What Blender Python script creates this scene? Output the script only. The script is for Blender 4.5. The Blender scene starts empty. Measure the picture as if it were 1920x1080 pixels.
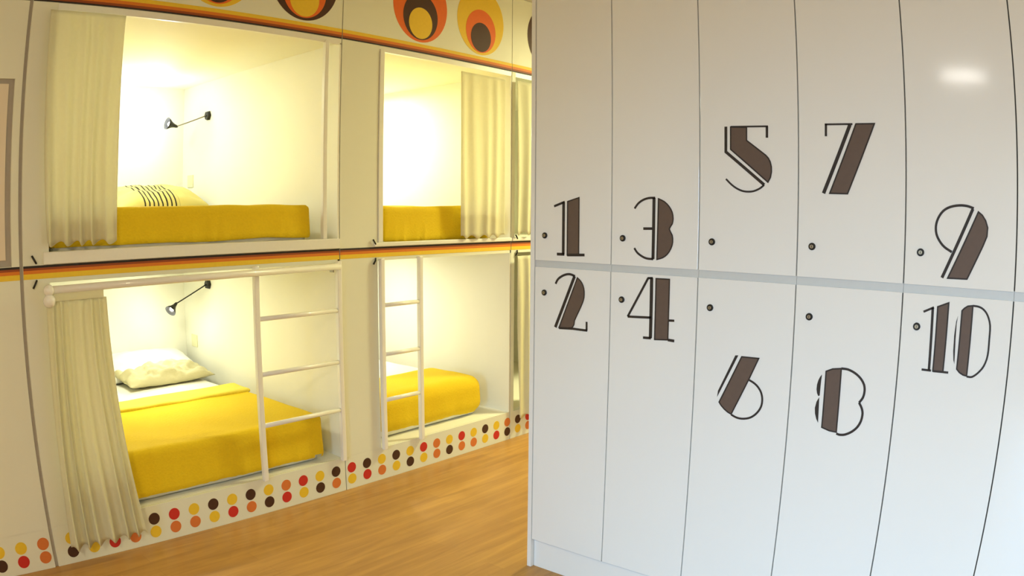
import bpy, bmesh, math, random
from mathutils import Vector, Matrix, noise

random.seed(7)
PI = math.pi
SC = bpy.context.scene
COL = SC.collection

# ------------------------------------------------------------------ camera (wide lens with barrel curvature)
CAM = Vector((0.71138509, -3.44703447, 1.59302526))
YAW, PITCH, ROLL = 0.8663353000729798, -0.09790033389524043, 0.006609992535496968
fw = Vector((math.sin(YAW)*math.cos(PITCH), math.cos(YAW)*math.cos(PITCH), math.sin(PITCH)))
rt0 = Vector((math.cos(YAW), -math.sin(YAW), 0)); up0 = rt0.cross(fw)
rt = math.cos(ROLL)*rt0 + math.sin(ROLL)*up0
up = -math.sin(ROLL)*rt0 + math.cos(ROLL)*up0
cd = bpy.data.cameras.new('camera')
cam = bpy.data.objects.new('camera', cd); COL.objects.link(cam)
cam.matrix_world = Matrix(((rt.x, up.x, -fw.x, CAM.x), (rt.y, up.y, -fw.y, CAM.y), (rt.z, up.z, -fw.z, CAM.z), (0, 0, 0, 1)))
cd.sensor_width = 36; cd.sensor_fit = 'HORIZONTAL'; cd.clip_start = 0.02
cd.type = 'PANO'
lens = cd if hasattr(cd, 'panorama_type') else cd.cycles
lens.panorama_type = 'FISHEYE_LENS_POLYNOMIAL'
lens.fisheye_fov = math.radians(150)
lens.fisheye_polynomial_k0 = 0.0
lens.fisheye_polynomial_k1 = -3.63688187e-02
lens.fisheye_polynomial_k2 = -3.89932559e-05
lens.fisheye_polynomial_k3 = 5.77233582e-06
lens.fisheye_polynomial_k4 = -2.60258482e-07
SC.camera = cam
SC.view_settings.view_transform = 'Standard'
SC.view_settings.look = 'None'
SC.view_settings.exposure = 0.0
SC.view_settings.gamma = 1.0
SC.view_settings.use_curve_mapping = False
SC.cycles.max_bounces = 8

# ------------------------------------------------------------------ world and the room's daylight
world = bpy.data.worlds.new('world'); SC.world = world; world.use_nodes = True
world.node_tree.nodes['Background'].inputs[0].default_value = (0.75, 0.85, 1.0, 1)
world.node_tree.nodes['Background'].inputs[1].default_value = 1.0

def area_light(name, loc, target, size, size_y, power, color, shape='RECTANGLE', spread=180):
    l = bpy.data.lights.new(name, 'AREA'); l.shape = shape; l.size = size; l.size_y = size_y
    l.energy = power; l.color = color; l.spread = math.radians(spread)
    o = bpy.data.objects.new(name, l); COL.objects.link(o)
    o.location = loc
    o.rotation_euler = (Vector(target) - Vector(loc)).to_track_quat('-Z', 'Y').to_euler()
    return o

# daylight entering by the window of the left wall, falling slightly downwards
area_light('window_daylight', (-3.05, -3.95, 1.5), (3.2, -3.2, -0.9), 1.3, 1.3, 58, (0.33, 0.65, 1.0), spread=64)
# unseen warm fill lamps, added to brighten the room and the passage
area_light('added_fill_rear', (-0.5, -3.9, 2.98), (-0.5, -3.9, 0), 0.46, 0.46, 71, (1.0, 0.82, 0.46), 'DISK')

area_light('added_fill_passage', (6.3, -1.1, 2.98), (6.3, -1.1, 0), 0.46, 0.46, 106, (1.0, 0.96, 0.46), 'DISK')

# ------------------------------------------------------------------ materials
def mat(name, col, rough=0.5, metal=0.0, bump=0.0, bscale=60, vary=0.0, spec=0.5, trans=0.0, emit=None, estr=0, coat=0.0):
    m = bpy.data.materials.new(name); m.use_nodes = True
    nt = m.node_tree; b = nt.nodes['Principled BSDF']
    b.inputs['Base Color'].default_value = (*col, 1); b.inputs['Roughness'].default_value = rough
    b.inputs['Metallic'].default_value = metal; b.inputs['Specular IOR Level'].default_value = spec
    b.inputs['Coat Weight'].default_value = coat
    tc = nt.nodes.new('ShaderNodeTexCoord')
    nz = nt.nodes.new('ShaderNodeTexNoise'); nz.inputs['Scale'].default_value = bscale; nz.inputs['Detail'].default_value = 4
    nt.links.new(tc.outputs['Object'], nz.inputs['Vector'])
    if vary:
        mx = nt.nodes.new('ShaderNodeMix'); mx.data_type = 'RGBA'
        mx.inputs['A'].default_value = (*[c*(1-vary) for c in col], 1); mx.inputs['B'].default_value = (*[min(1, c*(1+vary)) for c in col], 1)
        nt.links.new(nz.outputs['Fac'], mx.inputs['Factor']); nt.links.new(mx.outputs['Result'], b.inputs['Base Color'])
    if bump:
        bp = nt.nodes.new('ShaderNodeBump'); bp.inputs['Strength'].default_value = bump; bp.inputs['Distance'].default_value = 0.01
        nt.links.new(nz.outputs['Fac'], bp.inputs['Height']); nt.links.new(bp.outputs['Normal'], b.inputs['Normal'])
    if emit:
        b.inputs['Emission Color'].default_value = (*emit, 1); b.inputs['Emission Strength'].default_value = estr
    if trans:
        out = nt.nodes['Material Output']; tr = nt.nodes.new('ShaderNodeBsdfTranslucent'); tr.inputs[0].default_value = (*col, 1)
        ms = nt.nodes.new('ShaderNodeMixShader'); ms.inputs[0].default_value = trans
        nt.links.new(b.outputs[0], ms.inputs[1]); nt.links.new(tr.outputs[0], ms.inputs[2]); nt.links.new(ms.outputs[0], out.inputs[0])
    return m

M = {}
M['panel'] = mat('cream_laminate', (0.82, 0.83, 0.70), 0.6, vary=0.02, bscale=3)
M['niche'] = mat('niche_paint', (0.88, 0.87, 0.76), 0.7, vary=0.02, bscale=5)
M['trim'] = mat('white_trim', (0.88, 0.87, 0.80), 0.35, vary=0.02)
M['tube'] = mat('white_tube', (0.92, 0.91, 0.86), 0.25, vary=0.01, coat=0.5)
M['locker'] = mat('white_gloss_laminate', (0.82, 0.82, 0.80), 0.09, vary=0.01, bscale=2, spec=0.5)
M['carcass'] = mat('locker_carcass', (0.58, 0.60, 0.60), 0.5, vary=0.02)
M['gap'] = mat('dark_gap', (0.10, 0.085, 0.07), 0.9, vary=0.1)
M['wall'] = mat('wall_paint', (0.80, 0.78, 0.72), 0.85, bump=0.05, bscale=200, vary=0.02)
M['ceiling'] = mat('ceiling_paint', (0.84, 0.82, 0.76), 0.9, vary=0.02)
M['black'] = mat('black_vinyl', (0.022, 0.014, 0.010), 0.65, vary=0.1)
M['darkbrown'] = mat('dark_brown_vinyl', (0.065, 0.022, 0.008), 0.65, vary=0.1)
M['brown'] = mat('brown_vinyl', (0.115, 0.075, 0.055), 0.65, vary=0.08)
M['orange'] = mat('orange_vinyl', (0.83, 0.16, 0.012), 0.65, vary=0.05)
M['yellow'] = mat('yellow_vinyl', (0.86, 0.58, 0.03), 0.65, vary=0.05)
M['red'] = mat('red_vinyl', (0.62, 0.025, 0.015), 0.65, vary=0.05)
M['stripe_brown'] = mat('stripe_rust', (0.30, 0.06, 0.008), 0.65, vary=0.05)
M['stripe_orange'] = mat('stripe_orange', (0.72, 0.20, 0.010), 0.65, vary=0.05)
M['blanket'] = mat('yellow_blanket', (0.82, 0.575, 0.005), 0.9, bump=0.25, bscale=90, vary=0.07)
M['sheet'] = mat('white_cotton', (0.88, 0.87, 0.80), 0.9, bump=0.2, bscale=25, vary=0.03)
M['cream_cloth'] = mat('cream_cotton', (0.60, 0.55, 0.33), 0.9, bump=0.5, bscale=22, vary=0.06)
M['curtain'] = mat('cream_curtain_cloth', (0.88, 0.86, 0.68), 0.9, bump=0.12, bscale=60, vary=0.04, trans=0.45)
M['lamp_black'] = mat('black_metal', (0.015, 0.014, 0.013), 0.35, metal=0.3, vary=0.1)
M['chrome'] = mat('steel', (0.30, 0.28, 0.25), 0.3, metal=0.9, vary=0.05)
M['brass'] = mat('lock_core', (0.45, 0.38, 0.26), 0.35, metal=0.7, vary=0.05)
M['bulb'] = mat('bulb_glow', (1, 1, 1), 0.4, emit=(1.0, 0.95, 0.8), estr=20)
M['lamp_glow'] = mat('lamp_diffuser', (1, 1, 1), 0.4, emit=(1.0, 0.96, 0.88), estr=22)
M['plastic'] = mat('socket_plastic', (0.80, 0.78, 0.50), 0.4, vary=0.03)
M['grey_frame'] = mat('grey_edge', (0.42, 0.38, 0.33), 0.6, vary=0.05)
M['door_panel'] = mat('beige_door_laminate', (0.80, 0.70, 0.56), 0.5, vary=0.03, bscale=3)

def floor_material():
    m = bpy.data.materials.new('oak_laminate_floor'); m.use_nodes = True; nt = m.node_tree; b = nt.nodes['Principled BSDF']
    tc = nt.nodes.new('ShaderNodeTexCoord')
    br = nt.nodes.new('ShaderNodeTexBrick'); br.offset = 0.37
    br.inputs['Color1'].default_value = (0.47, 0.243, 0.060, 1); br.inputs['Color2'].default_value = (0.53, 0.285, 0.070, 1)
    br.inputs['Mortar'].default_value = (0.40, 0.20, 0.045, 1); br.inputs['Scale'].default_value = 1.0
    br.inputs['Mortar Size'].default_value = 0.0012; br.inputs['Mortar Smooth'].default_value = 0.6
    br.inputs['Brick Width'].default_value = 1.2; br.inputs['Row Height'].default_value = 0.095
    nt.links.new(tc.outputs['Object'], br.inputs['Vector'])
    mp = nt.nodes.new('ShaderNodeMapping'); mp.inputs['Scale'].default_value = (1.6, 16, 1)
    nt.links.new(tc.outputs['Object'], mp.inputs['Vector'])
    nz = nt.nodes.new('ShaderNodeTexNoise'); nz.inputs['Scale'].default_value = 1.3; nz.inputs['Detail'].default_value = 6; nz.inputs['Distortion'].default_value = 0.6
    nt.links.new(mp.outputs[0], nz.inputs['Vector'])
    cr = nt.nodes.new('ShaderNodeValToRGB'); cr.color_ramp.elements[0].color = (0.80, 0.76, 0.70, 1); cr.color_ramp.elements[0].position = 0.3
    cr.color_ramp.elements[1].color = (1.12, 1.12, 1.1, 1); cr.color_ramp.elements[1].position = 0.7
    nt.links.new(nz.outputs['Fac'], cr.inputs[0])
    mx = nt.nodes.new('ShaderNodeMix'); mx.data_type = 'RGBA'; mx.blend_type = 'MULTIPLY'; mx.inputs['Factor'].default_value = 1
    nt.links.new(br.outputs['Color'], mx.inputs['A']); nt.links.new(cr.outputs[0], mx.inputs['B'])
    nt.links.new(mx.outputs['Result'], b.inputs['Base Color'])
    b.inputs['Roughness'].default_value = 0.42
    return m
M['floor'] = floor_material()

def striped_pillow_material():
    m = bpy.data.materials.new('striped_cream_cotton'); m.use_nodes = True; nt = m.node_tree; b = nt.nodes['Principled BSDF']
    b.inputs['Roughness'].default_value = 0.9
    tc = nt.nodes.new('ShaderNodeTexCoord'); sp = nt.nodes.new('ShaderNodeSeparateXYZ'); nt.links.new(tc.outputs['Object'], sp.inputs[0])
    def mth(op, a, bb=None):
        n = nt.nodes.new('ShaderNodeMath'); n.operation = op
        for i, v in enumerate((a, bb)):
            if v is None: continue
            if isinstance(v, (int, float)): n.inputs[i].default_value = v
            else: nt.links.new(v, n.inputs[i])
        return n.outputs[0]
    xs = mth('ADD', sp.outputs[0], mth('MULTIPLY', sp.outputs[1], 0.10))
    fr = mth('FRACT', mth('DIVIDE', mth('ADD', xs, 10.0), 0.0335))
    line = mth('LESS_THAN', fr, 0.33)
    band = mth('MULTIPLY', mth('GREATER_THAN', xs, -0.185), mth('LESS_THAN', xs, 0.085))
    mask = mth('MULTIPLY', line, band)
    mx = nt.nodes.new('ShaderNodeMix'); mx.data_type = 'RGBA'; mx.inputs['A'].default_value = (0.60, 0.52, 0.17, 1); mx.inputs['B'].default_value = (0.02, 0.015, 0.01, 1)
    nt.links.new(mask, mx.inputs['Factor']); nt.links.new(mx.outputs['Result'], b.inputs['Base Color'])
    return m
M['striped'] = striped_pillow_material()

# ------------------------------------------------------------------ helpers
def link(name, bm, m, parent=None, smooth=False):
    me = bpy.data.meshes.new(name)
    bmesh.ops.recalc_face_normals(bm, faces=bm.faces) if not getattr(bm, 'keep', False) else None
    bm.to_mesh(me); bm.free()
    for mm in (m if isinstance(m, (list, tuple)) else [m]): me.materials.append(mm)
    if smooth:
        for p in me.polygons: p.use_smooth = True
    o = bpy.data.objects.new(name, me); COL.objects.link(o)
    if parent is not None:
        o.parent = parent
        bpy.context.view_layer.update()
        o.matrix_parent_inverse = parent.matrix_world.inverted()
    return o

def thing(name, label, cat, loc, group=None):
    o = bpy.data.objects.new(name, None); COL.objects.link(o); o.location = loc; o.empty_display_size = 0.1
    o['label'] = label; o['category'] = cat
    if group: o['group'] = group
    return o

def tag(o, label, cat, group=None):
    o['label'] = label; o['category'] = cat
    if group: o['group'] = group
    return o

def struct(name, bm, m):
    o = link(name, bm, m); o['kind'] = 'structure'; return o

def box(bm, x0, x1, y0, y1, z0, z1, bev=0.0, mi=0):
    r = bmesh.ops.create_cube(bm, size=1.0)
    vs = r['verts']
    for v in vs:
        v.co = Vector((x0 + (v.co.x+.5)*(x1-x0), y0 + (v.co.y+.5)*(y1-y0), z0 + (v.co.z+.5)*(z1-z0)))
    fs = {f for v in vs for f in v.link_faces}
    for f in fs: f.material_index = mi
    if bev:
        es = {e for v in vs for e in v.link_edges}
        rr = bmesh.ops.bevel(bm, geom=list(es), offset=bev, segments=2, affect='EDGES', profile=0.5)
        for f in rr['faces']: f.material_index = mi
    return bm

def nb(*a, **k):
    bm = bmesh.new(); return box(bm, *a, **k)

def tube(bm, pts, r, seg=14, caps=True, mi=0):
    pts = [Vector(p) for p in pts]; rings = []
    n = len(pts); rr = r if isinstance(r, (list, tuple)) else [r]*n
    prev = None
    for i, p in enumerate(pts):
        t = (pts[min(i+1, n-1)] - pts[max(i-1, 0)]).normalized()
        if prev is None:
            a = Vector((0, 0, 1)) if abs(t.z) < 0.9 else Vector((1, 0, 0))
            u = t.cross(a).normalized()
        else:
            u = (prev - t*prev.dot(t)).normalized()
        prev = u; w = t.cross(u)
        rings.append([bm.verts.new(p + rr[i]*(u*math.cos(2*PI*k/seg) + w*math.sin(2*PI*k/seg))) for k in range(seg)])
    for a, b in zip(rings, rings[1:]):
        for k in range(seg):
            f = bm.faces.new((a[k], a[(k+1) % seg], b[(k+1) % seg], b[k])); f.material_index = mi; f.smooth = True
    if caps:
        for ring in (rings[0][::-1], rings[-1]):
            f = bm.faces.new(ring); f.material_index = mi
    return bm

def soft_block(x0, x1, y0, y1, z0, z1, r, step=0.03, disp=None, drop=None):
    """A rounded cushion-like block; disp(p, n) returns a small offset, drop(p) removes faces."""
    bm = bmesh.new(); lo = Vector((x0, y0, z0)); hi = Vector((x1, y1, z1)); vm = {}
    def V(p):
        k = (round(p[0], 5), round(p[1], 5), round(p[2], 5))
        if k not in vm: vm[k] = bm.verts.new(p)
        return vm[k]
    N = [max(4, int(math.ceil((hi[i]-lo[i])/step))) for i in range(3)]
    for ax in range(3):
        a, b = [i for i in range(3) if i != ax]
        for side in (lo, hi):
            for i in range(N[a]):
                for j in range(N[b]):
                    q = []
                    for di, dj in ((0, 0), (1, 0), (1, 1), (0, 1)):
                        p = [0, 0, 0]; p[ax] = side[ax]
                        p[a] = lo[a] + (hi[a]-lo[a])*(i+di)/N[a]; p[b] = lo[b] + (hi[b]-lo[b])*(j+dj)/N[b]
                        q.append(V(p))
                    if side is lo: q = q[::-1]
                    bm.faces.new(q)
    rr = [min(r, (hi[i]-lo[i])*0.499) for i in range(3)]
    for v in bm.verts:
        inn = Vector([min(max(v.co[i], lo[i]+rr[i]), hi[i]-rr[i]) for i in range(3)])
        d = v.co - inn; dn = Vector([d[i]/rr[i] for i in range(3)])
        L = dn.length
        n = Vector((0, 0, 1))
        if L > 1e-6:
            dn /= L; v.co = inn + Vector([dn[i]*rr[i] for i in range(3)]); n = dn
        if disp: v.co += disp(v.co.copy(), n)
    if drop:
        bmesh.ops.delete(bm, geom=[f for f in bm.faces if drop(f.calc_center_median())], context='FACES')
    return bm

def pillow_bm(cx, cy, cz, lx, ly, h, seed=0, wr=0.006, nx=44, ny=30, pinch=0.10):
    bm = bmesh.new(); top = {}; bot = {}
    for i in range(nx+1):
        for j in range(ny+1):
            u = -1+2*i/nx; v = -1+2*j/ny
            pu = u*(1 - pinch*(1-v*v)*0.35); pv = v*(1 - pinch*(1-u*u)*0.5)
            t = max(0, (1-abs(u)**3.2)*(1-abs(v)**2.6))**0.55
            nn = noise.noise(Vector((u*2.6+seed, v*2.6, seed)))*wr*2 + noise.noise(Vector((u*7+seed, v*5, 3+seed)))*wr
            z = h/2*t
            e = t**0.5
            top[i, j] = bm.verts.new((pu*lx/2, pv*ly/2, z+nn*e))
            bot[i, j] = top[i, j] if i in (0, nx) or j in (0, ny) else bm.verts.new((pu*lx/2, pv*ly/2, -z*0.75+nn*0.3*e))
    for i in range(nx):
        for j in range(ny):
            bm.faces.new((top[i, j], top[i+1, j], top[i+1, j+1], top[i, j+1]))
            bm.faces.new((bot[i, j+1], bot[i+1, j+1], bot[i+1, j], bot[i, j]))
    return bm

def smoothstep(a, b, x):
    t = min(1, max(0, (x-a)/(b-a))); return t*t*(3-2*t)

def disc_bm(bm, cx, cz, rx, rz, y0, y1, mi=0, seg=40):
    a = [bm.verts.new((cx+rx*math.cos(2*PI*k/seg), y1, cz+rz*math.sin(2*PI*k/seg))) for k in range(seg)]
    b = [bm.verts.new((v.co.x, y0, v.co.z)) for v in a]
    bm.faces.new(b).material_index = mi; bm.faces.new(a[::-1]).material_index = mi
    for k in range(seg):
        bm.faces.new((a[k], a[(k+1) % seg], b[(k+1) % seg], b[k])).material_index = mi

# numeral outlines on the locker doors, metres from the locker edge and above the floor
NUMERALS = {
'1': ([('f', [(0.168, 1.6356), (0.225, 1.6515), (0.2256, 1.4257), (0.1683, 1.4194)])],
   [([(0.1, 1.6162), (0.1537, 1.6343)], 0.008), ([(0.1481, 1.633), (0.1483, 1.4211)], 0.0112), ([(0.1161, 1.4211), (0.1539, 1.4214)], 0.0097), ([(0.1683, 1.4194), (0.2543, 1.4231)], 0.0094)]),
'3': ([('f', [(0.5891, 1.6479), (0.602, 1.6432), (0.6143, 1.6375), (0.6253, 1.6295), (0.6347, 1.6202), (0.6426, 1.6098), (0.6484, 1.5988), (0.6517, 1.5871), (0.6528, 1.5755), (0.652, 1.565), (0.6492, 1.555), (0.6423, 1.5456), (0.6375, 1.5361), (0.6428, 1.5256), (0.6499, 1.5142), (0.6524, 1.5013), (0.6525, 1.4881), (0.6501, 1.4759), (0.6456, 1.4644), (0.6393, 1.4533), (0.6313, 1.4433), (0.622, 1.4353), (0.6114, 1.4289), (0.5992, 1.4246), (0.5863, 1.4212)])],
   [([(0.485, 1.6102), (0.4901, 1.6168), (0.4952, 1.6235), (0.5009, 1.6295), (0.5073, 1.6346), (0.5143, 1.6391), (0.5217, 1.6428), (0.5293, 1.6459), (0.5374, 1.6483), (0.5459, 1.6501), (0.5552, 1.651), (0.565, 1.6512), (0.5747, 1.6514)], 0.007), ([(0.57, 1.6514), (0.5692, 1.4215)], 0.0109), ([(0.5247, 1.5348), (0.5648, 1.5359)], 0.0083), ([(0.486, 1.4598), (0.4906, 1.4538), (0.4951, 1.4478), (0.5005, 1.4423), (0.5071, 1.4375), (0.5145, 1.4331), (0.5218, 1.4295), (0.5286, 1.4265), (0.5354, 1.4243), (0.5429, 1.4227), (0.5516, 1.4219), (0.5611, 1.4218), (0.5705, 1.4216)], 0.007)]),
'2': ([('f', [(0.2209, 1.3301), (0.229, 1.3246), (0.2367, 1.3183), (0.2437, 1.3099), (0.2495, 1.3001), (0.2532, 1.2897), (0.2553, 1.2783), (0.256, 1.2656), (0.255, 1.2528), (0.2524, 1.2419), (0.2477, 1.23), (0.2404, 1.2144), (0.2313, 1.1966), (0.2203, 1.1761), (0.2101, 1.156), (0.2077, 1.1388), (0.1996, 1.1259), (0.1693, 1.121), (0.1313, 1.119)])],
   [([(0.1113, 1.2987), (0.1145, 1.3048), (0.1177, 1.3108), (0.1216, 1.3163), (0.1262, 1.3209), (0.1314, 1.3251), (0.1376, 1.3289), (0.145, 1.3329), (0.1532, 1.3366), (0.1615, 1.3394), (0.1695, 1.3412), (0.1774, 1.3421), (0.1853, 1.3421), (0.1933, 1.3406), (0.2012, 1.3382), (0.2091, 1.3358)], 0.008), ([(0.2067, 1.3356), (0.1125, 1.1191)], 0.0112), ([(0.1314, 1.1177), (0.2013, 1.1215), (0.2734, 1.1211)], 0.0079), ([(0.2703, 1.1207), (0.2695, 1.1565)], 0.0077)]),
'4': ([('f', [(0.5847, 1.3493), (0.6425, 1.35), (0.6427, 1.1228), (0.5851, 1.1185)])],
   [([(0.5481, 1.3488), (0.5702, 1.3502)], 0.0069), ([(0.5502, 1.349), (0.4625, 1.195)], 0.0077), ([(0.4625, 1.195), (0.5663, 1.2001)], 0.0077), ([(0.5654, 1.3499), (0.5669, 1.1215)], 0.0117), ([(0.534, 1.1205), (0.569, 1.1217)], 0.0083), ([(0.642, 1.1962), (0.6676, 1.1974)], 0.0074), ([(0.6427, 1.1228), (0.6705, 1.1216)], 0.0088)]),
'5': ([('f', [(0.8839, 1.9048), (0.9461, 1.9018), (0.9459, 1.8558), (1.0188, 1.8028), (1.0288, 1.7924), (1.0356, 1.7801), (1.0401, 1.7632), (1.0407, 1.7453), (1.0369, 1.7259), (1.0276, 1.7095), (0.8837, 1.8256)])],
   [([(0.8652, 1.907), (0.865, 1.8169), (1.0137, 1.7002)], 0.0091), ([(1.0137, 1.7002), (1.0083, 1.6959), (1.003, 1.6917), (0.997, 1.6877), (0.9899, 1.6841), (0.9822, 1.6808), (0.9745, 1.6783), (0.967, 1.6768), (0.9594, 1.6761), (0.9518, 1.676), (0.9442, 1.6763), (0.9366, 1.6772), (0.9289, 1.6789), (0.9211, 1.6815), (0.9133, 1.6848), (0.9058, 1.6886), (0.8988, 1.6928), (0.892, 1.6975), (0.8854, 1.7026), (0.8789, 1.7083), (0.8725, 1.7144), (0.866, 1.7205)], 0.0057), ([(0.8839, 1.9059), (1.0276, 1.9032)], 0.0051), ([(1.0237, 1.9033), (1.0234, 1.8635)], 0.0078)]),
'7': ([('f', [(1.3475, 1.9052), (1.4125, 1.9056), (1.3175, 1.6746), (1.2543, 1.6748)])],
   [([(1.2409, 1.9062), (1.2404, 1.8652)], 0.0069), ([(1.2366, 1.9052), (1.3354, 1.9048)], 0.0053), ([(1.3265, 1.9029), (1.232, 1.6743)], 0.0106)]),
'6': ([('f', [(0.9479, 1.0939), (1.0142, 1.0953), (0.9813, 1.0178), (0.9191, 0.8792), (0.9048, 0.8848), (0.8901, 0.8941), (0.877, 0.9056), (0.8678, 0.9168)]), ('k', [(0.9222, 1.096), (0.9341, 1.0973), (0.8791, 0.9792), (0.8583, 0.9341), (0.8607, 0.9587)])],
   [([(0.9816, 1.0138), (0.9882, 1.0111), (0.9947, 1.0084), (1.0011, 1.0052), (1.0071, 1.0015), (1.0128, 0.9973), (1.0181, 0.9924), (1.023, 0.9868), (1.0275, 0.9807), (1.0312, 0.9741), (1.0339, 0.9671), (1.0359, 0.9598), (1.0371, 0.9523), (1.0375, 0.9447), (1.0372, 0.937), (1.036, 0.9295), (1.0339, 0.9222), (1.0308, 0.915), (1.0269, 0.9079), (1.0218, 0.9008), (1.0158, 0.8938), (1.0094, 0.8876), (1.0029, 0.8825), (0.9961, 0.8782), (0.9885, 0.8747), (0.9798, 0.8719), (0.9704, 0.8698), (0.9615, 0.8686), (0.9536, 0.8684), (0.9463, 0.869), (0.9392, 0.8703), (0.9324, 0.8724), (0.9258, 0.875), (0.9192, 0.8777)], 0.0064)]),
'8': ([('f', [(1.2679, 1.0789), (1.2913, 1.0896), (1.322, 1.0944), (1.3234, 0.8737), (1.2977, 0.8749), (1.2687, 0.883)]), ('k', [(1.2537, 1.0663), (1.2521, 1.0412), (1.251, 0.9929), (1.2462, 0.9898), (1.2408, 0.9988), (1.2376, 1.0129), (1.2383, 1.0299), (1.2417, 1.0448), (1.2473, 1.0574)]), ('k', [(1.25, 0.9869), (1.2517, 0.9443), (1.2535, 0.8966), (1.2456, 0.9092), (1.2392, 0.928), (1.237, 0.9473), (1.2412, 0.9698)])],
   [([(1.322, 1.0944), (1.3299, 1.0945), (1.3378, 1.0946), (1.3459, 1.0938), (1.3545, 1.0915), (1.3633, 1.0883), (1.3716, 1.0844), (1.3792, 1.08), (1.3863, 1.0749), (1.3927, 1.0694), (1.3982, 1.0633), (1.403, 1.0567), (1.4068, 1.0499), (1.4092, 1.0432), (1.4106, 1.0364), (1.4111, 1.0293), (1.4108, 1.0213), (1.4096, 1.013), (1.4074, 1.0052), (1.404, 0.9985), (1.3997, 0.9924), (1.3953, 0.9862)], 0.0069), ([(1.3953, 0.9862), (1.3991, 0.9807), (1.4028, 0.9752), (1.4059, 0.9695), (1.4084, 0.9637), (1.4103, 0.9577), (1.4113, 0.9511), (1.4113, 0.9434), (1.4105, 0.935), (1.4088, 0.9268), (1.4063, 0.9189), (1.4029, 0.9112), (1.3987, 0.9038), (1.3935, 0.8968), (1.3873, 0.8903), (1.3806, 0.8843), (1.373, 0.8788), (1.3647, 0.874), (1.3568, 0.8702), (1.3496, 0.8679), (1.3429, 0.8668), (1.3369, 0.8663), (1.332, 0.8667), (1.3279, 0.8678), (1.3239, 0.8689)], 0.007)]),
'9': ([('f', [(1.7679, 1.6315), (1.7815, 1.6217), (1.7933, 1.6051), (1.8005, 1.5841), (1.7986, 1.5565), (1.7856, 1.5252), (1.7367, 1.4208), (1.6708, 1.4196)])],
   [([(1.7524, 1.6419), (1.7446, 1.6442), (1.7369, 1.6466), (1.7288, 1.6483), (1.7202, 1.6492), (1.7113, 1.6495), (1.702, 1.649), (1.6919, 1.6478), (1.6815, 1.6457), (1.6719, 1.6429), (1.6633, 1.6393), (1.6556, 1.635), (1.6486, 1.6296), (1.6423, 1.6229), (1.6368, 1.6152), (1.6322, 1.6071), (1.6287, 1.5989), (1.6262, 1.5904), (1.6247, 1.5819), (1.6244, 1.5735), (1.6251, 1.5651), (1.6268, 1.5571), (1.6295, 1.5497), (1.6331, 1.5426), (1.6375, 1.5358), (1.6425, 1.5292), (1.6483, 1.5228), (1.655, 1.5169), (1.6631, 1.5116), (1.6721, 1.5069), (1.6811, 1.5021)], 0.0067), ([(1.749, 1.6399), (1.6513, 1.4195)], 0.0087)]),
'10': ([('f', [(1.6426, 1.3269), (1.6795, 1.3422), (1.6776, 1.1205), (1.6427, 1.1201)]), ('f', [(1.7262, 1.3207), (1.7344, 1.3294), (1.7454, 1.3365), (1.7621, 1.339), (1.7604, 1.1159), (1.7478, 1.1179), (1.7348, 1.1242), (1.7241, 1.1347)]), ('k', [(1.7139, 1.3042), (1.7111, 1.2789), (1.7112, 1.2286), (1.7144, 1.1497), (1.7098, 1.162), (1.7064, 1.1902), (1.7054, 1.2407), (1.7086, 1.285)])],
   [([(1.595, 1.3074), (1.6299, 1.324)], 0.006), ([(1.6259, 1.3224), (1.6288, 1.122)], 0.0074), ([(1.6034, 1.1213), (1.6364, 1.1208)], 0.0061), ([(1.6427, 1.1201), (1.6962, 1.1204)], 0.0061), ([(1.7621, 1.339), (1.769, 1.3387), (1.7759, 1.3384), (1.7824, 1.3374), (1.7886, 1.3356), (1.7944, 1.333), (1.7999, 1.3294), (1.8052, 1.3248), (1.8102, 1.3191), (1.8148, 1.312), (1.819, 1.3034), (1.8227, 1.2934), (1.8254, 1.2819), (1.8265, 1.2687), (1.8266, 1.254), (1.8265, 1.2385), (1.8267, 1.2218), (1.8268, 1.2043), (1.8259, 1.1885), (1.8236, 1.1751), (1.8202, 1.1634), (1.8159, 1.153), (1.8106, 1.1438), (1.8043, 1.136), (1.798, 1.1291), (1.7917, 1.1231), (1.7853, 1.1181), (1.779, 1.1146), (1.7728, 1.1134), (1.7667, 1.1137), (1.7606, 1.114)], 0.0054)]),
}

# ------------------------------------------------------------------ room shell
RX0, RX1, RY0, H = -3.2, 7.2, -5.4, 3.1
struct('floor', nb(RX0-.1, RX1+.1, RY0-.1, 2.1, -0.08, 0.0), M['floor'])
struct('ceiling', nb(RX0-.1, RX1+.1, RY0-.1, 2.1, H, H+0.08), M['ceiling'])
# left wall (behind the photographer) with its window
bm = bmesh.new()
wy0, wy1, wz0, wz1 = -4.75, -3.15, 0.75, 2.25
box(bm, RX0-.1, RX0, RY0, wy0, 0, H); box(bm, RX0-.1, RX0, wy1, 2.1, 0, H)
box(bm, RX0-.1, RX0, wy0, wy1, 0, wz0); box(bm, RX0-.1, RX0, wy0, wy1, wz1, H)
struct('wall_left', bm, M['wall'])
bm = bmesh.new()
for a, b, c, d in ((wy0, wy0+.06, wz0, wz1), (wy1-.06, wy1, wz0, wz1), (wy0+.06, wy1-.06, wz0, wz0+.06), (wy0+.06, wy1-.06, wz1-.06, wz1), (-3.98, -3.92, wz0+.06, wz1-.06)):
    box(bm, RX0-.08, RX0-.03, a, b, c, d)
struct('window_1', bm, M['trim'])
struct('wall_front', nb(RX0, RX1, RY0-.1, RY0, 0, H), M['wall'])
struct('wall_right', nb(RX1, RX1+.1, RY0, 2.1, 0, H), M['wall'])
struct('wall_back', nb(RX0, RX1, 2.02, 2.1, 0, H), M['wall'])
struct('wall_middle', nb(3.90, 4.0, RY0, -1.388, 0, H), M['wall'])     # partition that the lockers stand against

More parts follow.
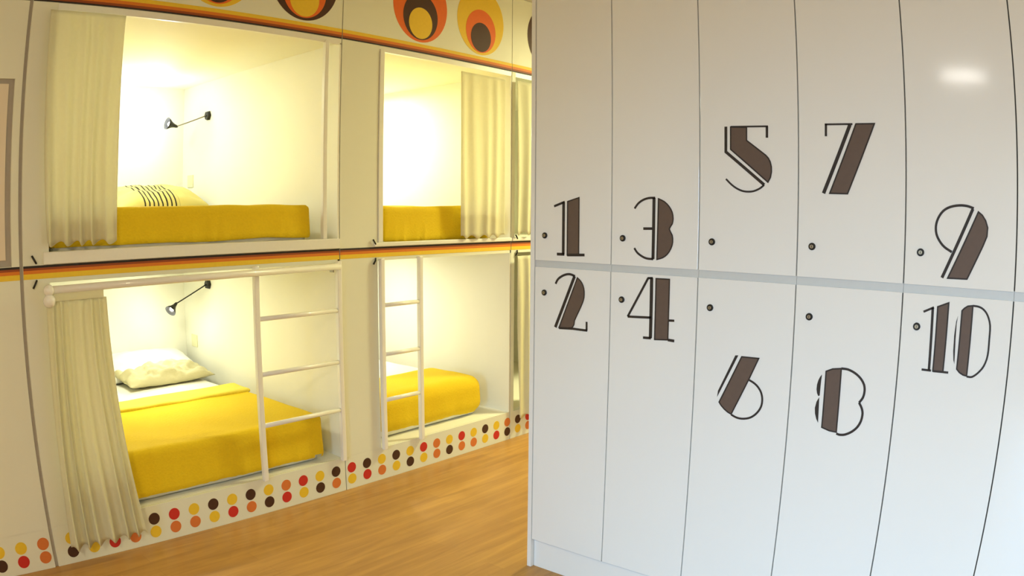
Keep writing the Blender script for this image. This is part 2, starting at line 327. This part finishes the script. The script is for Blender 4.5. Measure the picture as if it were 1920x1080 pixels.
# ceiling lamp mirrored in the lockers, plus housings for the added fill lamps
def ceiling_lamp(x, y, label):
    t = thing('ceiling_lamp', label, 'ceiling lamp', (x, y, H-0.01), 'round ceiling lamps')
    bm = bmesh.new(); tube(bm, [(x, y, H), (x, y, H-0.07)], 0.27, 40); link('lamp_housing', bm, M['trim'], t)
    bm = bmesh.new(); tube(bm, [(x, y, H-0.07), (x, y, H-0.085), (x, y, H-0.095)], [0.25, 0.24, 0.18], 40); link('diffuser', bm, M['lamp_glow'], t)
ceiling_lamp(-2.0, -2.49, 'round white ceiling lamp reflected in the locker door with number 9')
ceiling_lamp(-0.5, -3.9, 'unseen round ceiling lamp added as warm fill in the middle of the room')

ceiling_lamp(6.3, -1.1, 'unseen round ceiling lamp added as warm fill over the passage between bunks and lockers')

# ------------------------------------------------------------------ bunk units
BACK = 1.97
TOP = H - 0.005
DOTS = {}     # column index -> (upper colour, lower colour); columns are 0.115 m apart, column 0 at x = 1.628

def stripes(x0, x1, parent):
    bm = bmesh.new()
    # middle band: dark line on top, rust, orange, yellow below
    for z0, z1, mi in ((1.380, 1.390, 0), (1.370, 1.380, 1), (1.355, 1.370, 2), (1.332, 1.355, 3)):
        box(bm, x0, x1, -0.0015, 0, z0, z1, mi=mi)
    link('stripe', bm, [M['black'], M['stripe_brown'], M['stripe_orange'], M['yellow']], parent)
    bm = bmesh.new()
    for z0, z1, mi in ((2.556, 2.564, 0), (2.564, 2.576, 1), (2.576, 2.592, 2), (2.592, 2.612, 3)):
        box(bm, x0, x1, -0.0015, 0, z0, z1, mi=mi)
    link('stripe', bm, [M['black'], M['stripe_brown'], M['stripe_orange'], M['yellow']], parent)

def circles(cx, kinds, parent, bottom=2.628):
    bm = bmesh.new(); mats = [M[k] for k in kinds]
    for i, (r, dz) in enumerate(((0.226, 0.0), (0.144, 0.010), (0.097, 0.016))):
        y = -0.001*(i+1)
        disc_bm(bm, cx, bottom+dz+r*(1.0 if i == 0 else 1.02), r*0.99, r*1.02, y, y+0.001 if i else 0.0, i, 64)
    link('circle_motif', bm, mats, parent)

DOTCOL = {'k': 'darkbrown', 'r': 'red', 'o': 'orange_dot', 'y': 'yellow'}
M['orange_dot'] = mat('orange_dot_vinyl', (0.72, 0.20, 0.045), 0.45, vary=0.05)
#            columns -4 .. 28 : (top, bottom)
SEQ = {-5: 'ry', -4: 'ok', -3: 'yk', -2: 'yr', -1: 'oo', 0: 'yk', 1: 'ry', 2: 'kr', 3: 'yo', 4: 'ky', 5: 'ro', 6: 'yo', 7: 'ky', 8: 'yr', 9: 'ko', 10: 'yk', 11: 'or', 12: 'ry',
       13: 'yk', 14: 'ko', 15: 'ry', 16: 'kr', 17: 'yo', 18: 'ky', 19: 'yk', 20: 'ry', 21: 'oo', 22: 'yk', 23: 'ro', 24: 'yo', 25: 'ky', 26: 'yr', 27: 'ok', 28: 'ky',
       29: 'ro', 30: 'yk', 31: 'or', 32: 'ky', 33: 'yo', 34: 'rk', 35: 'oy', 36: 'yr', 37: 'ko'}
def kick(x0, x1, parent, d0=None):
    bm = nb(x0, x1, 0, 0.0205, 0, 0.1995, 0.001); keys = ['darkbrown', 'red', 'orange_dot', 'yellow']
    for c in range(-6, 40):
        x = 1.628 + c*0.1147 if c >= 0 else 1.477 + (c+1)*0.118
        if x < (d0 or x0) or x > x1: continue
        a, b = SEQ.get(c, 'yk')
        for ch, z in ((a, 0.130), (b, 0.061)):
            disc_bm(bm, x, z, 0.031, 0.031, -0.001, 0, 1+keys.index(DOTCOL[ch]), 28)
    link('kickboard', bm, [M['panel']]+[M[k] for k in keys], parent)

def hooks(x, parent):
    for z0, z1, dx in ((1.400, 1.434, -0.022), (1.326, 1.292, -0.020)):
        bm = bmesh.new(); tube(bm, [(x, -0.004, z0), (x+dx*.4, -0.012, (z0*2+z1)/3), (x+dx, -0.008, z1)], 0.005, 8)
        link('hook', bm, M['lamp_black'], parent, True)

def bunk(label, x0, x1, ol, orr, sill_top):
    """x0..x1 module, ol..orr the two openings; the right wall of the niches comes flush to the front."""
    g = 0.003
    t = thing('bunk_unit', label, 'bunk bed', ((x0+x1)/2, 0, 0), 'built-in bunk units')
    bm = bmesh.new()
    box(bm, x0+g, ol, 0, 0.02, 0.2, 1.312, 0.0)
    box(bm, x0+g, ol, 0, 0.02, 1.392, 2.556, 0.0)
    box(bm, x0+g, x1-g, 0, 0.02, 2.556, TOP, 0.0)
    box(bm, x0+g, x1-g, 0, 0.02, 1.312, 1.392, 0.0)
    link('front_panel', bm, M['panel'], t)
    link('header_rail', nb(ol, x1-g, 0.0, 0.02, 2.522, 2.555, 0.001), M['trim'], t)
    link('seam', nb(x1-g, x1+g-.0005, 0.006, 0.02, 0, TOP), M['gap'], t)
    link('sill_rail', nb(ol-0.03, x1-g, -0.012, 0.03, 1.3925, sill_top, 0.003), M['trim'], t)
    bm = bmesh.new(); box(bm, ol-0.02, orr, 0.021, BACK, 0.182, 0.2)
    link('bed_base', bm, M['niche'], t)
    link('bed_base', nb(ol-0.02, orr, 0.021, BACK, 1.312, 1.39), M['niche'], t)
    link('top_board', nb(ol-0.02, orr, 0.021, BACK, 2.53, 2.55), M['niche'], t)
    link('side_wall', nb(ol-0.021, ol-0.001, 0.0205, BACK, 0.2, 2.53), M['niche'], t)
    link('side_wall', nb(orr, x1-g, 0.0, BACK, 0.2, 2.53), M['niche'], t)
    link('back_wall', nb(ol-0.02, x1-g, BACK, BACK+0.02, 0.182, 2.55), M['niche'], t)
    stripes(x0+g, x1-g, t); kick(x0+g, x1-g, t)
    return t

def ladder(xa, xb, parent, zb=0.2, left_top=1.325, r=0.0145):
    L = bpy.data.objects.new('ladder', None); COL.objects.link(L); L.location = ((xa+xb)/2, -0.02, zb)
    L.parent = parent; bpy.context.view_layer.update(); L.matrix_parent_inverse = parent.matrix_world.inverted()
    for x in (xa, xb):
        bm = bmesh.new(); box(bm, x-r, x+r, -0.032, -0.003, zb-0.01, left_top, 0.005); link('rail', bm, M['tube'], L)
    for z in (1.053, 0.765, 0.492):
        bm = bmesh.new(); tube(bm, [(xa+r, -0.018, z), (xb-r, -0.018, z)], 0.0125, 14); link('rung', bm, M['tube'], L)
    return L

def post(x, z0, parent, w=0.0125):
    link('post', nb(x-w, x+w, -0.006, 0.022, z0, 2.535, 0.003), M['trim'], parent)

# closed unit at the far left
t = thing('cupboard_unit', 'closed beige panelled unit with a recessed door left of the first bunk', 'cupboard', (0.4, 0, 0))
bm = bmesh.new()
box(bm, -0.7, 1.519, 0, 0.02, 0.198, 1.392); box(bm, -0.7, 1.519, 0, 0.02, 2.20, TOP)
box(bm, 1.482, 1.519, 0.0, 0.02, 1.392, 2.20)
box(bm, -0.7, 0.72, 0.0, 0.02, 1.392, 2.20)
link('front_panel', bm, M['panel'], t)
link('door', nb(0.75, 1.455, 0.004, 0.02, 1.42, 2.178, 0.002), M['door_panel'], t)
link('door_frame', nb(0.72, 1.482, 0.012, 0.02, 1.392, 2.20), M['grey_frame'], t)
link('seam', nb(1.519, 1.537, 0.010, 0.02, 0, TOP), M['grey_frame'], t)
link('carcass', nb(-0.7, 1.53, 0.021, BACK, 0, TOP), M['panel'], t)
stripes(-0.7, 1.519, t); kick(-0.7, 1.519, t, 1.0)

# first bunk, wide
b1 = bunk('wide white two-level bunk unit on the left with yellow beds and a ladder', 1.534, 3.304, 1.665, 3.290, 1.446)
ladder(2.752, 3.282, b1)
post(3.203, 1.446, b1)
hooks(1.60, b1)
circles(2.505, ('yellow', 'orange', 'darkbrown'), b1, 2.628)
circles(3.04, ('darkbrown', 'orange', 'yellow'), b1)
bm = bmesh.new(); tube(bm, [(1.655, -0.045, 1.283), (3.27, -0.045, 1.296)], 0.0175, 18)
rod = link('curtain_rod', bm, M['tube'], b1)
for z, r in ((1.283, 0.026), (1.238, 0.030)):
    bm = bmesh.new(); tube(bm, [(1.642, -0.055, z+r*math.cos(a)) for a in [PI*k/8 for k in range(9)]], [max(0.001, r*math.sin(PI*k/8)) for k in range(9)], 16)
    link('finial', bm, M['tube'], rod, True)
bm = bmesh.new(); tube(bm, [(1.642, -0.045, 1.283), (1.642, 0.001, 1.283)], 0.008, 10); link('bracket', bm, M['tube'], rod, True)
bm = bmesh.new(); box(bm, 3.235, 3.243, -0.030, 0.0, 1.265, 1.285); link('bracket', bm, M['chrome'], rod)

# second bunk, narrower
b2 = bunk('narrower white bunk unit in the middle with a short ladder beside the bare pillar', 3.304, 4.752, 3.578, 4.742, 1.416)
ladder(3.592, 3.893, b2)
post(3.598, 1.416, b2, 0.017)
hooks(3.560, b2)
circles(3.895, ('orange', 'darkbrown', 'yellow'), b2)
circles(4.435, ('yellow', 'orange', 'darkbrown'), b2)

# third bunk, mostly hidden by the lockers
b3 = bunk('cream bunk unit glimpsed at the edge of the lockers behind two closed curtains', 4.752, 6.20, 4.790, 6.19, 1.416)
hooks(4.815, b3)
circles(5.14, ('darkbrown', 'orange', 'yellow'), b3)
circles(5.68, ('orange', 'darkbrown', 'yellow'), b3)

def niche_fill(x, y, z, power, color, parent):  # invented ceiling disc and light, added to brighten a niche
    bm = bmesh.new(); tube(bm, [(x, y, z), (x, y, z-0.012)], 0.085, 28)
    f = link('added_fill_disc', bm, M['trim'], parent)
    bm = bmesh.new(); tube(bm, [(x, y, z-0.012), (x, y, z-0.018), (x, y, z-0.021)], [0.075, 0.07, 0.05], 28)
    link('diffuser', bm, M['lamp_glow'], f)
    l = area_light('niche_fill_light', (x, y, z-0.03), (x, y, 0), 0.14, 0.14, power, color, 'DISK')
    l.parent = f; bpy.context.view_layer.update(); l.matrix_parent_inverse = f.matrix_world.inverted()
niche_fill(2.22, 1.15, 2.53, 11.5, (0.96, 1.0, 0.80), b1)
niche_fill(2.45, 0.95, 1.312, 6.8, (1.0, 1.0, 0.74), b1)
niche_fill(4.25, 1.25, 2.53, 20, (1.0, 1.0, 0.80), b2)
niche_fill(4.15, 1.10, 1.312, 8.6, (1.0, 0.98, 0.76), b2)

# ------------------------------------------------------------------ bedding
def mattress(label, x0, x1, y0, z0, z1):
    def dsp(p, n): return n*(0.004*noise.noise(p*6))
    o = link('mattress', soft_block(x0, x1, y0, BACK-0.03, z0, z1, 0.035, 0.04, dsp), M['sheet'], None, True)
    return tag(o, label, 'mattress', 'mattresses in the niches')
def blanket(label, x0, x1, y0, y1, z0, z1, r, hem=0.0, seed=0, amp=0.008):
    def dsp(p, n):
        hang = smoothstep(z1-0.03, z0, p.z)
        f = 0.006*hang*math.sin(p.x*38+seed)+0.004*hang*math.sin(p.x*71+seed*2)
        top = smoothstep(z1-0.06, z1-0.01, p.z)
        w = amp*noise.noise(Vector((p.x*2.2+seed, p.y*3.0, seed))) + amp*0.45*noise.noise(Vector((p.x*7, p.y*5+seed, 1)))
        d = Vector((0, 0, w*top))
        d.y -= abs(f)*1.0 if n.y < -0.5 else 0
        d.x += f*0.6 if abs(n.x) > 0.5 else 0
        if p.z < z0+0.02: d.z += hem*noise.noise(Vector((p.x*3+seed, 0, 0)))
        return d
    bm = soft_block(x0, x1, y0, y1, z0, z1, r, 0.022, dsp, drop=lambda c: c.z < z0+0.012 or (c.y > y1-0.012 and c.z < z1-0.03))
    o = link('blanket', bm, M['blanket'], None, True)
    return tag(o, label, 'blanket', 'yellow blankets')

mattress('thick white mattress under the blanket in the lower left niche', 1.70, 3.165, 0.060, 0.203, 0.456)
bl = blanket('bright yellow blanket with folded-back edge on the lower left bed beside the pillows', 1.69, 3.187, 0.038, 0.98, 0.224, 0.470, 0.03, 0.02, 1.0)
# folded-back edge of that blanket
def dsp(p, n): return Vector((0, 0, 0.006*noise.noise(Vector((p.x*5, p.y*8, 4))))) + Vector((0, 0.012*noise.noise(Vector((p.x*4, 0, 2))), 0))
M['blanket_fold'] = mat('pale_yellow_blanket_reverse', (0.88, 0.72, 0.09), 0.9, bump=0.3, bscale=50, vary=0.08)
link('folded_edge', soft_block(1.70, 3.19, 0.83, 1.055, 0.458, 0.486, 0.013, 0.022, dsp), M['blanket_fold'], bl, True)['label'] = 'paler yellow folded-back edge'
o = link('pillow', pillow_bm(0, 0, 0, 0.78, 0.42, 0.17, 2), M['sheet'], None, True); o.location = (2.84, 1.79, 0.530); o.rotation_euler = (0.22, 0, 0.02)
tag(o, 'plain white pillow against the back of the lower left niche', 'pillow')
o = link('pillow', pillow_bm(0, 0, 0, 0.66, 0.34, 0.12, 5, 0.024), M['cream_cloth'], None, True); o.location = (2.87, 1.50, 0.508); o.rotation_euler = (0.10, 0.0, 0.03)
tag(o, 'crumpled cream pillow lying in front of the plain white pillow', 'pillow')

mattress('white mattress under the blanket in the upper left niche', 1.70, 3.128, 0.055, 1.40, 1.612)
blanket('mustard yellow blanket hanging over the upper left bed beside the striped pillow', 1.69, 3.142, 0.04, 1.30, 1.45, 1.632, 0.028, 0.012, 3.0, 0.010)
o = link('pillow', pillow_bm(0, 0, 0, 0.70, 0.42, 0.19, 8, 0.008), M['striped'], None, True); o.location = (2.89, 1.58, 1.685); o.rotation_euler = (0.28, 0.0, 0.02)
tag(o, 'cream pillow with thin dark stripes on the upper left bed', 'pillow')

mattress('white mattress with bare sheet end in the lower middle niche', 3.66, 4.56, 0.13, 0.203, 0.452)
blanket('bright yellow blanket with rounded corner on the lower bed behind the short ladder', 3.65, 4.60, 0.10, 0.62, 0.215, 0.475, 0.085, 0.02, 5.0)
mattress('white mattress under the blanket in the upper middle niche', 3.66, 4.60, 0.06, 1.40, 1.60)
blanket('mustard yellow blanket on the upper bed between the pillar and a drawn curtain', 3.652, 4.612, 0.045, 1.40, 1.408, 1.628, 0.028, 0.004, 7.0, 0.010)

# ------------------------------------------------------------------ curtains
def curtain(label, top, bot, zt, zb, y, folds, amp, header=0.05, yb=None, seed=0, sway=0.0, hang_scallop=0.012, group='cream curtains'):
    yb = y if yb is None else yb
    bm = bmesh.new(); nx, nz = folds*14, 46; g = {}
    for i in range(nx+1):
        u = i/nx
        for j in range(nz+1):
            v = j/nz
            z = zt + (zb-zt)*v
            e = v**1.5
            x = (top[0]*(1-e)+bot[0]*e) + u*((top[1]-top[0])*(1-e)+(bot[1]-bot[0])*e)
            ph = 2*PI*folds*(u + 0.03*math.sin(3*u*PI+seed) + 0.015*math.sin(5*v+seed+u*4))
            hh = smoothstep(0, header/(zt-zb)*1.3, v)
            a = amp*(0.30+0.70*hh)*(0.75+0.5*noise.noise(Vector((u*3+seed, v*1.2, seed))))*(0.55+0.75*v)
            yy = y*(1-e)+yb*e - a*math.sin(ph) - sway*math.sin(v*PI)*0.5
            x += 0.35*a*math.cos(ph*1.0+0.6)*(0 if i in (0, nx) else 1)
            zz = z + (hang_scallop*math.cos(ph) if j == nz else 0)
            g[i, j] = bm.verts.new((x, yy, zz))
    for i in range(nx):
        for j in range(nz):
            bm.faces.new((g[i, j], g[i, j+1], g[i+1, j+1], g[i+1, j]))
    o = link('curtain', bm, M['curtain'], None, True)
    s = o.modifiers.new('thickness', 'SOLIDIFY'); s.thickness = 0.0018; s.offset = 0
    return tag(o, label, 'curtain', group)

curtain('cream pleated curtain gathered at the left of the upper left niche', (1.622, 2.008), (1.650, 2.000), 2.515, 1.478, -0.024, 5, 0.016, 0.03, seed=1, sway=0.0)
c = curtain('long cream curtain flaring out below the rod of the lower left niche', (1.632, 1.925), (1.600, 2.000), 1.236, 0.105, -0.046, 6, 0.019, 0.02, yb=-0.085, seed=4, sway=0.0)
link('header_band', nb(1.664, 1.912, -0.052, -0.036, 1.232, 1.272, 0.003), M['curtain'], c)
curtain('cream curtain half covering the upper bed right of the pillar', (4.235, 4.66), (4.245, 4.655), 2.485, 1.428, -0.022, 4, 0.007, 0.04, seed=6)
curtain('cream curtain of the last upper niche beside the locker edge', (4.782, 5.30), (4.785, 5.30), 2.495, 1.440, -0.022, 6, 0.012, 0.04, seed=8)
curtain('cream curtain of the last lower niche beside the locker edge', (4.785, 5.25), (4.79, 5.28), 1.290, 0.155, -0.030, 6, 0.014, 0.02, yb=-0.05, seed=9)

# ------------------------------------------------------------------ wall lamps and sockets in the niches
def wall_lamp(label, base, head, aim, power, color, arm_m, soft=0.3):
    base = Vector(base); head = Vector(head); aim = Vector(aim).normalized()
    t = thing('reading_lamp', label, 'reading lamp', base, 'flexible reading lamps')
    bm = bmesh.new(); tube(bm, [base, base+Vector((-0.006, 0, 0)), base+Vector((-0.022, 0, 0))], [0.036, 0.036, 0.030], 6); link('wall_plate', bm, M['lamp_black'], t)
    a = base+Vector((-0.02, 0, 0)); bk = head - aim*0.0
    mid = (a+bk)/2 + Vector((-0.02, 0.0, -0.012))
    pts = [a*(1-s)**2 + mid*2*s*(1-s) + bk*s*s for s in [k/12 for k in range(13)]]
    bm = bmesh.new(); tube(bm, pts, 0.0045, 8); link('arm', bm, arm_m, t, True)
    bm = bmesh.new()
    prof = [(-0.012, 0.006), (0.0, 0.011), (0.02, 0.014), (0.04, 0.022), (0.062, 0.036), (0.078, 0.043)]
    tube(bm, [head+aim*d for d, r in prof], [r for d, r in prof], 20, caps=False)
    sh = link('lamp_shade', bm, M['lamp_black'], t, True); s = sh.modifiers.new('wall', 'SOLIDIFY'); s.thickness = 0.002
    bm = bmesh.new(); c = head+aim*0.055
    tube(bm, [c+aim*0.016*math.cos(PI*k/8) for k in range(9)], [max(0.0008, 0.016*math.sin(PI*k/8)) for k in range(9)], 12); link('bulb', bm, M['bulb'], t, True)
    for kind, pw in (('SPOT', power*(1-soft)), ('POINT', power*soft)):
        l = bpy.data.lights.new('lamp_light', kind); l.energy = pw; l.color = color; l.shadow_soft_size = 0.035
        if kind == 'SPOT': l.spot_size = math.radians(150); l.spot_blend = 0.8
        o = bpy.data.objects.new('lamp_light', l); COL.objects.link(o); o.location = head+aim*0.11
        o.rotation_euler = aim.to_track_quat('-Z', 'Y').to_euler()
        o.parent = t; bpy.context.view_layer.update(); o.matrix_parent_inverse = t.matrix_world.inverted()
    return t

wall_lamp('black flexible reading lamp on the white wall above the striped pillow', (3.288, 1.545, 2.283), (3.075, 1.64, 2.208), (-0.93, -0.05, 0.22), 26, (0.86, 0.95, 1.0), M['chrome'], 0.2)
wall_lamp('black flexible reading lamp on the wall of the lower left niche', (3.288, 1.548, 1.095), (3.07, 1.655, 0.965), (-0.72, -0.30, -0.55), 9, (0.95, 1.0, 0.85), M['lamp_black'], 0.4)

def socket(label, y, z):
    t = thing('power_socket', label, 'power socket', (3.29, y, z), 'niche power sockets')
    link('cover_plate', nb(3.281, 3.29, y-0.045, y+0.045, z-0.045, z+0.045, 0.003), M['plastic'], t)
    link('socket_insert', nb(3.279, 3.2815, y-0.028, y+0.028, z-0.028, z+0.028, 0.001), M['plastic'], t)
socket('small pale power socket on the wall above the striped pillow', 1.825, 1.831)
socket('small pale power socket on the wall above the white pillow of the lower niche', 1.814, 0.660)

# ------------------------------------------------------------------ lockers
LX, LY, W = 3.255, -1.409, 0.38
DZ0, DZ1, DZ2, DZ3, DZ4 = 0.142, 1.3635, 1.3915, 2.93, 2.95

def numeral(key, parent):
    fills, strokes = NUMERALS[key]
    bm = bmesh.new()
    def P(u, v, k): return Vector((LX - k, LY - u, v))
    def ribbon(pts, w, closed=False, k=0.0012):
        n = len(pts); L = []; R_ = []
        Q = [Vector(p) for p in pts]
        for i in range(n):
            if closed: a, b = Q[i-1], Q[(i+1) % n]; d1 = (Q[i]-a).normalized(); d2 = (b-Q[i]).normalized()
            else:
                d1 = (Q[i]-Q[i-1]).normalized() if i else (Q[1]-Q[0]).normalized()
                d2 = (Q[i+1]-Q[i]).normalized() if i < n-1 else d1
            m = d1+d2; m = m.normalized() if m.length > 1e-5 else d1
            nn = Vector((-m.y, m.x)); c = max(0.5, nn.dot(Vector((-d1.y, d1.x))))
            L.append(Q[i]+nn*(w/2/c)); R_.append(Q[i]-nn*(w/2/c))
        for i in range(n if closed else n-1):
            j = (i+1) % n
            f = bm.faces.new([bm.verts.new(P(q.x, q.y, k)) for q in (L[i], L[j], R_[j], R_[i])]); f.material_index = 1
    for kind, poly in fills:
        vs = [bm.verts.new(P(u, v, 0.0008)) for u, v in poly]
        es = [bm.edges.new((vs[i], vs[(i+1) % len(vs)])) for i in range(len(vs))]
        r = bmesh.ops.triangle_fill(bm, use_beauty=True, edges=es)
        for f in r['geom']:
            if isinstance(f, bmesh.types.BMFace): f.material_index = 0 if kind == 'f' else 1
        if kind == 'f': ribbon(poly, 0.005, True, 0.0015)
    for pts, w in strokes: ribbon(pts, w*1.18, False, 0.0012)
    for f in bm.faces:
        f.normal_update()
        if f.normal.x > 0: f.normal_flip()
    me = bpy.data.meshes.new('numeral'); bm.to_mesh(me); bm.free()
    me.materials.append(M['brown']); me.materials.append(M['black'])
    o = bpy.data.objects.new('numeral', me); COL.objects.link(o)
    o.parent = parent
    o['label'] = 'brown and black number ' + key
    s = o.modifiers.new('film', 'SOLIDIFY'); s.thickness = 0.0004; s.offset = -1

def lock(y, z, parent):
    bm = bmesh.new(); tube(bm, [(LX, y, z), (LX-0.004, y, z), (LX-0.006, y, z)], [0.0125, 0.0125, 0.010], 20, mi=0)
    tube(bm, [(LX-0.004, y, z), (LX-0.008, y, z)], 0.0062, 16, mi=1)
    box(bm, LX-0.0086, LX-0.0078, y-0.001, y+0.001, z-0.004, z+0.004, mi=0)
    o = link('lock', bm, [M['lamp_black'], M['brass']], parent)

PAIRS = [('1', '2'), ('3', '4'), ('5', '6'), ('7', '8'), ('9', '10'), (None, None)]
LABELS = ['tall white locker column with doors 1 and 2 next to the bunks', 'tall white locker column with doors 3 and 4',
          'tall white locker column with door 5 high up and door 6 below', 'tall white locker column with doors 7 and 8',
          'tall white locker column with doors 9 and 10', 'blurred blank white locker column at the right end beyond doors 9 and 10']
for i, (ku, kl) in enumerate(PAIRS):
    ya, yb = LY - W*i, LY - W*(i+1)          # left edge and right edge (towards the camera side)
    t = thing('locker_unit', LABELS[i], 'locker', (LX+0.3, (ya+yb)/2, 0), 'bank of white lockers')
    bm = bmesh.new(); e = 0.0005
    box(bm, LX+0.020, LX+0.62, yb+e, ya-e, DZ0-0.01, DZ4)
    link('carcass', bm, M['gap'], t)
    link('middle_rail', nb(LX+0.006, LX+0.0195, yb+e, ya-e, DZ1-0.002, DZ2+0.002), M['carcass'], t)
    g = 0.0022
    for key, z0, z1, zl in ((ku, DZ2, DZ3, 1.4955), (kl, DZ0, DZ1, 1.2585)):
        d = link('door', nb(LX, LX+0.018, yb+g, ya-g, z0, z1, 0.0012), M['locker'], t)
        if key:
            lock(ya-0.053-0.0005*i, zl, d)
            numeral(key, d)
t = thing('locker_side_panel', 'narrow white end panel closing the locker bank beside the bunks', 'panel', (LX+0.3, LY+0.012, 0))
link('end_panel', nb(LX-0.002, LX+0.62, LY+0.001, LY+0.022, 0, DZ4, 0.001), M['locker'], t)
t = tag(link('locker_plinth', nb(LX+0.020, LX+0.60, LY-6*W, LY-0.001, 0.0, DZ0-0.011, 0.001), M['locker']), 'low white plinth under the locker doors', 'plinth')
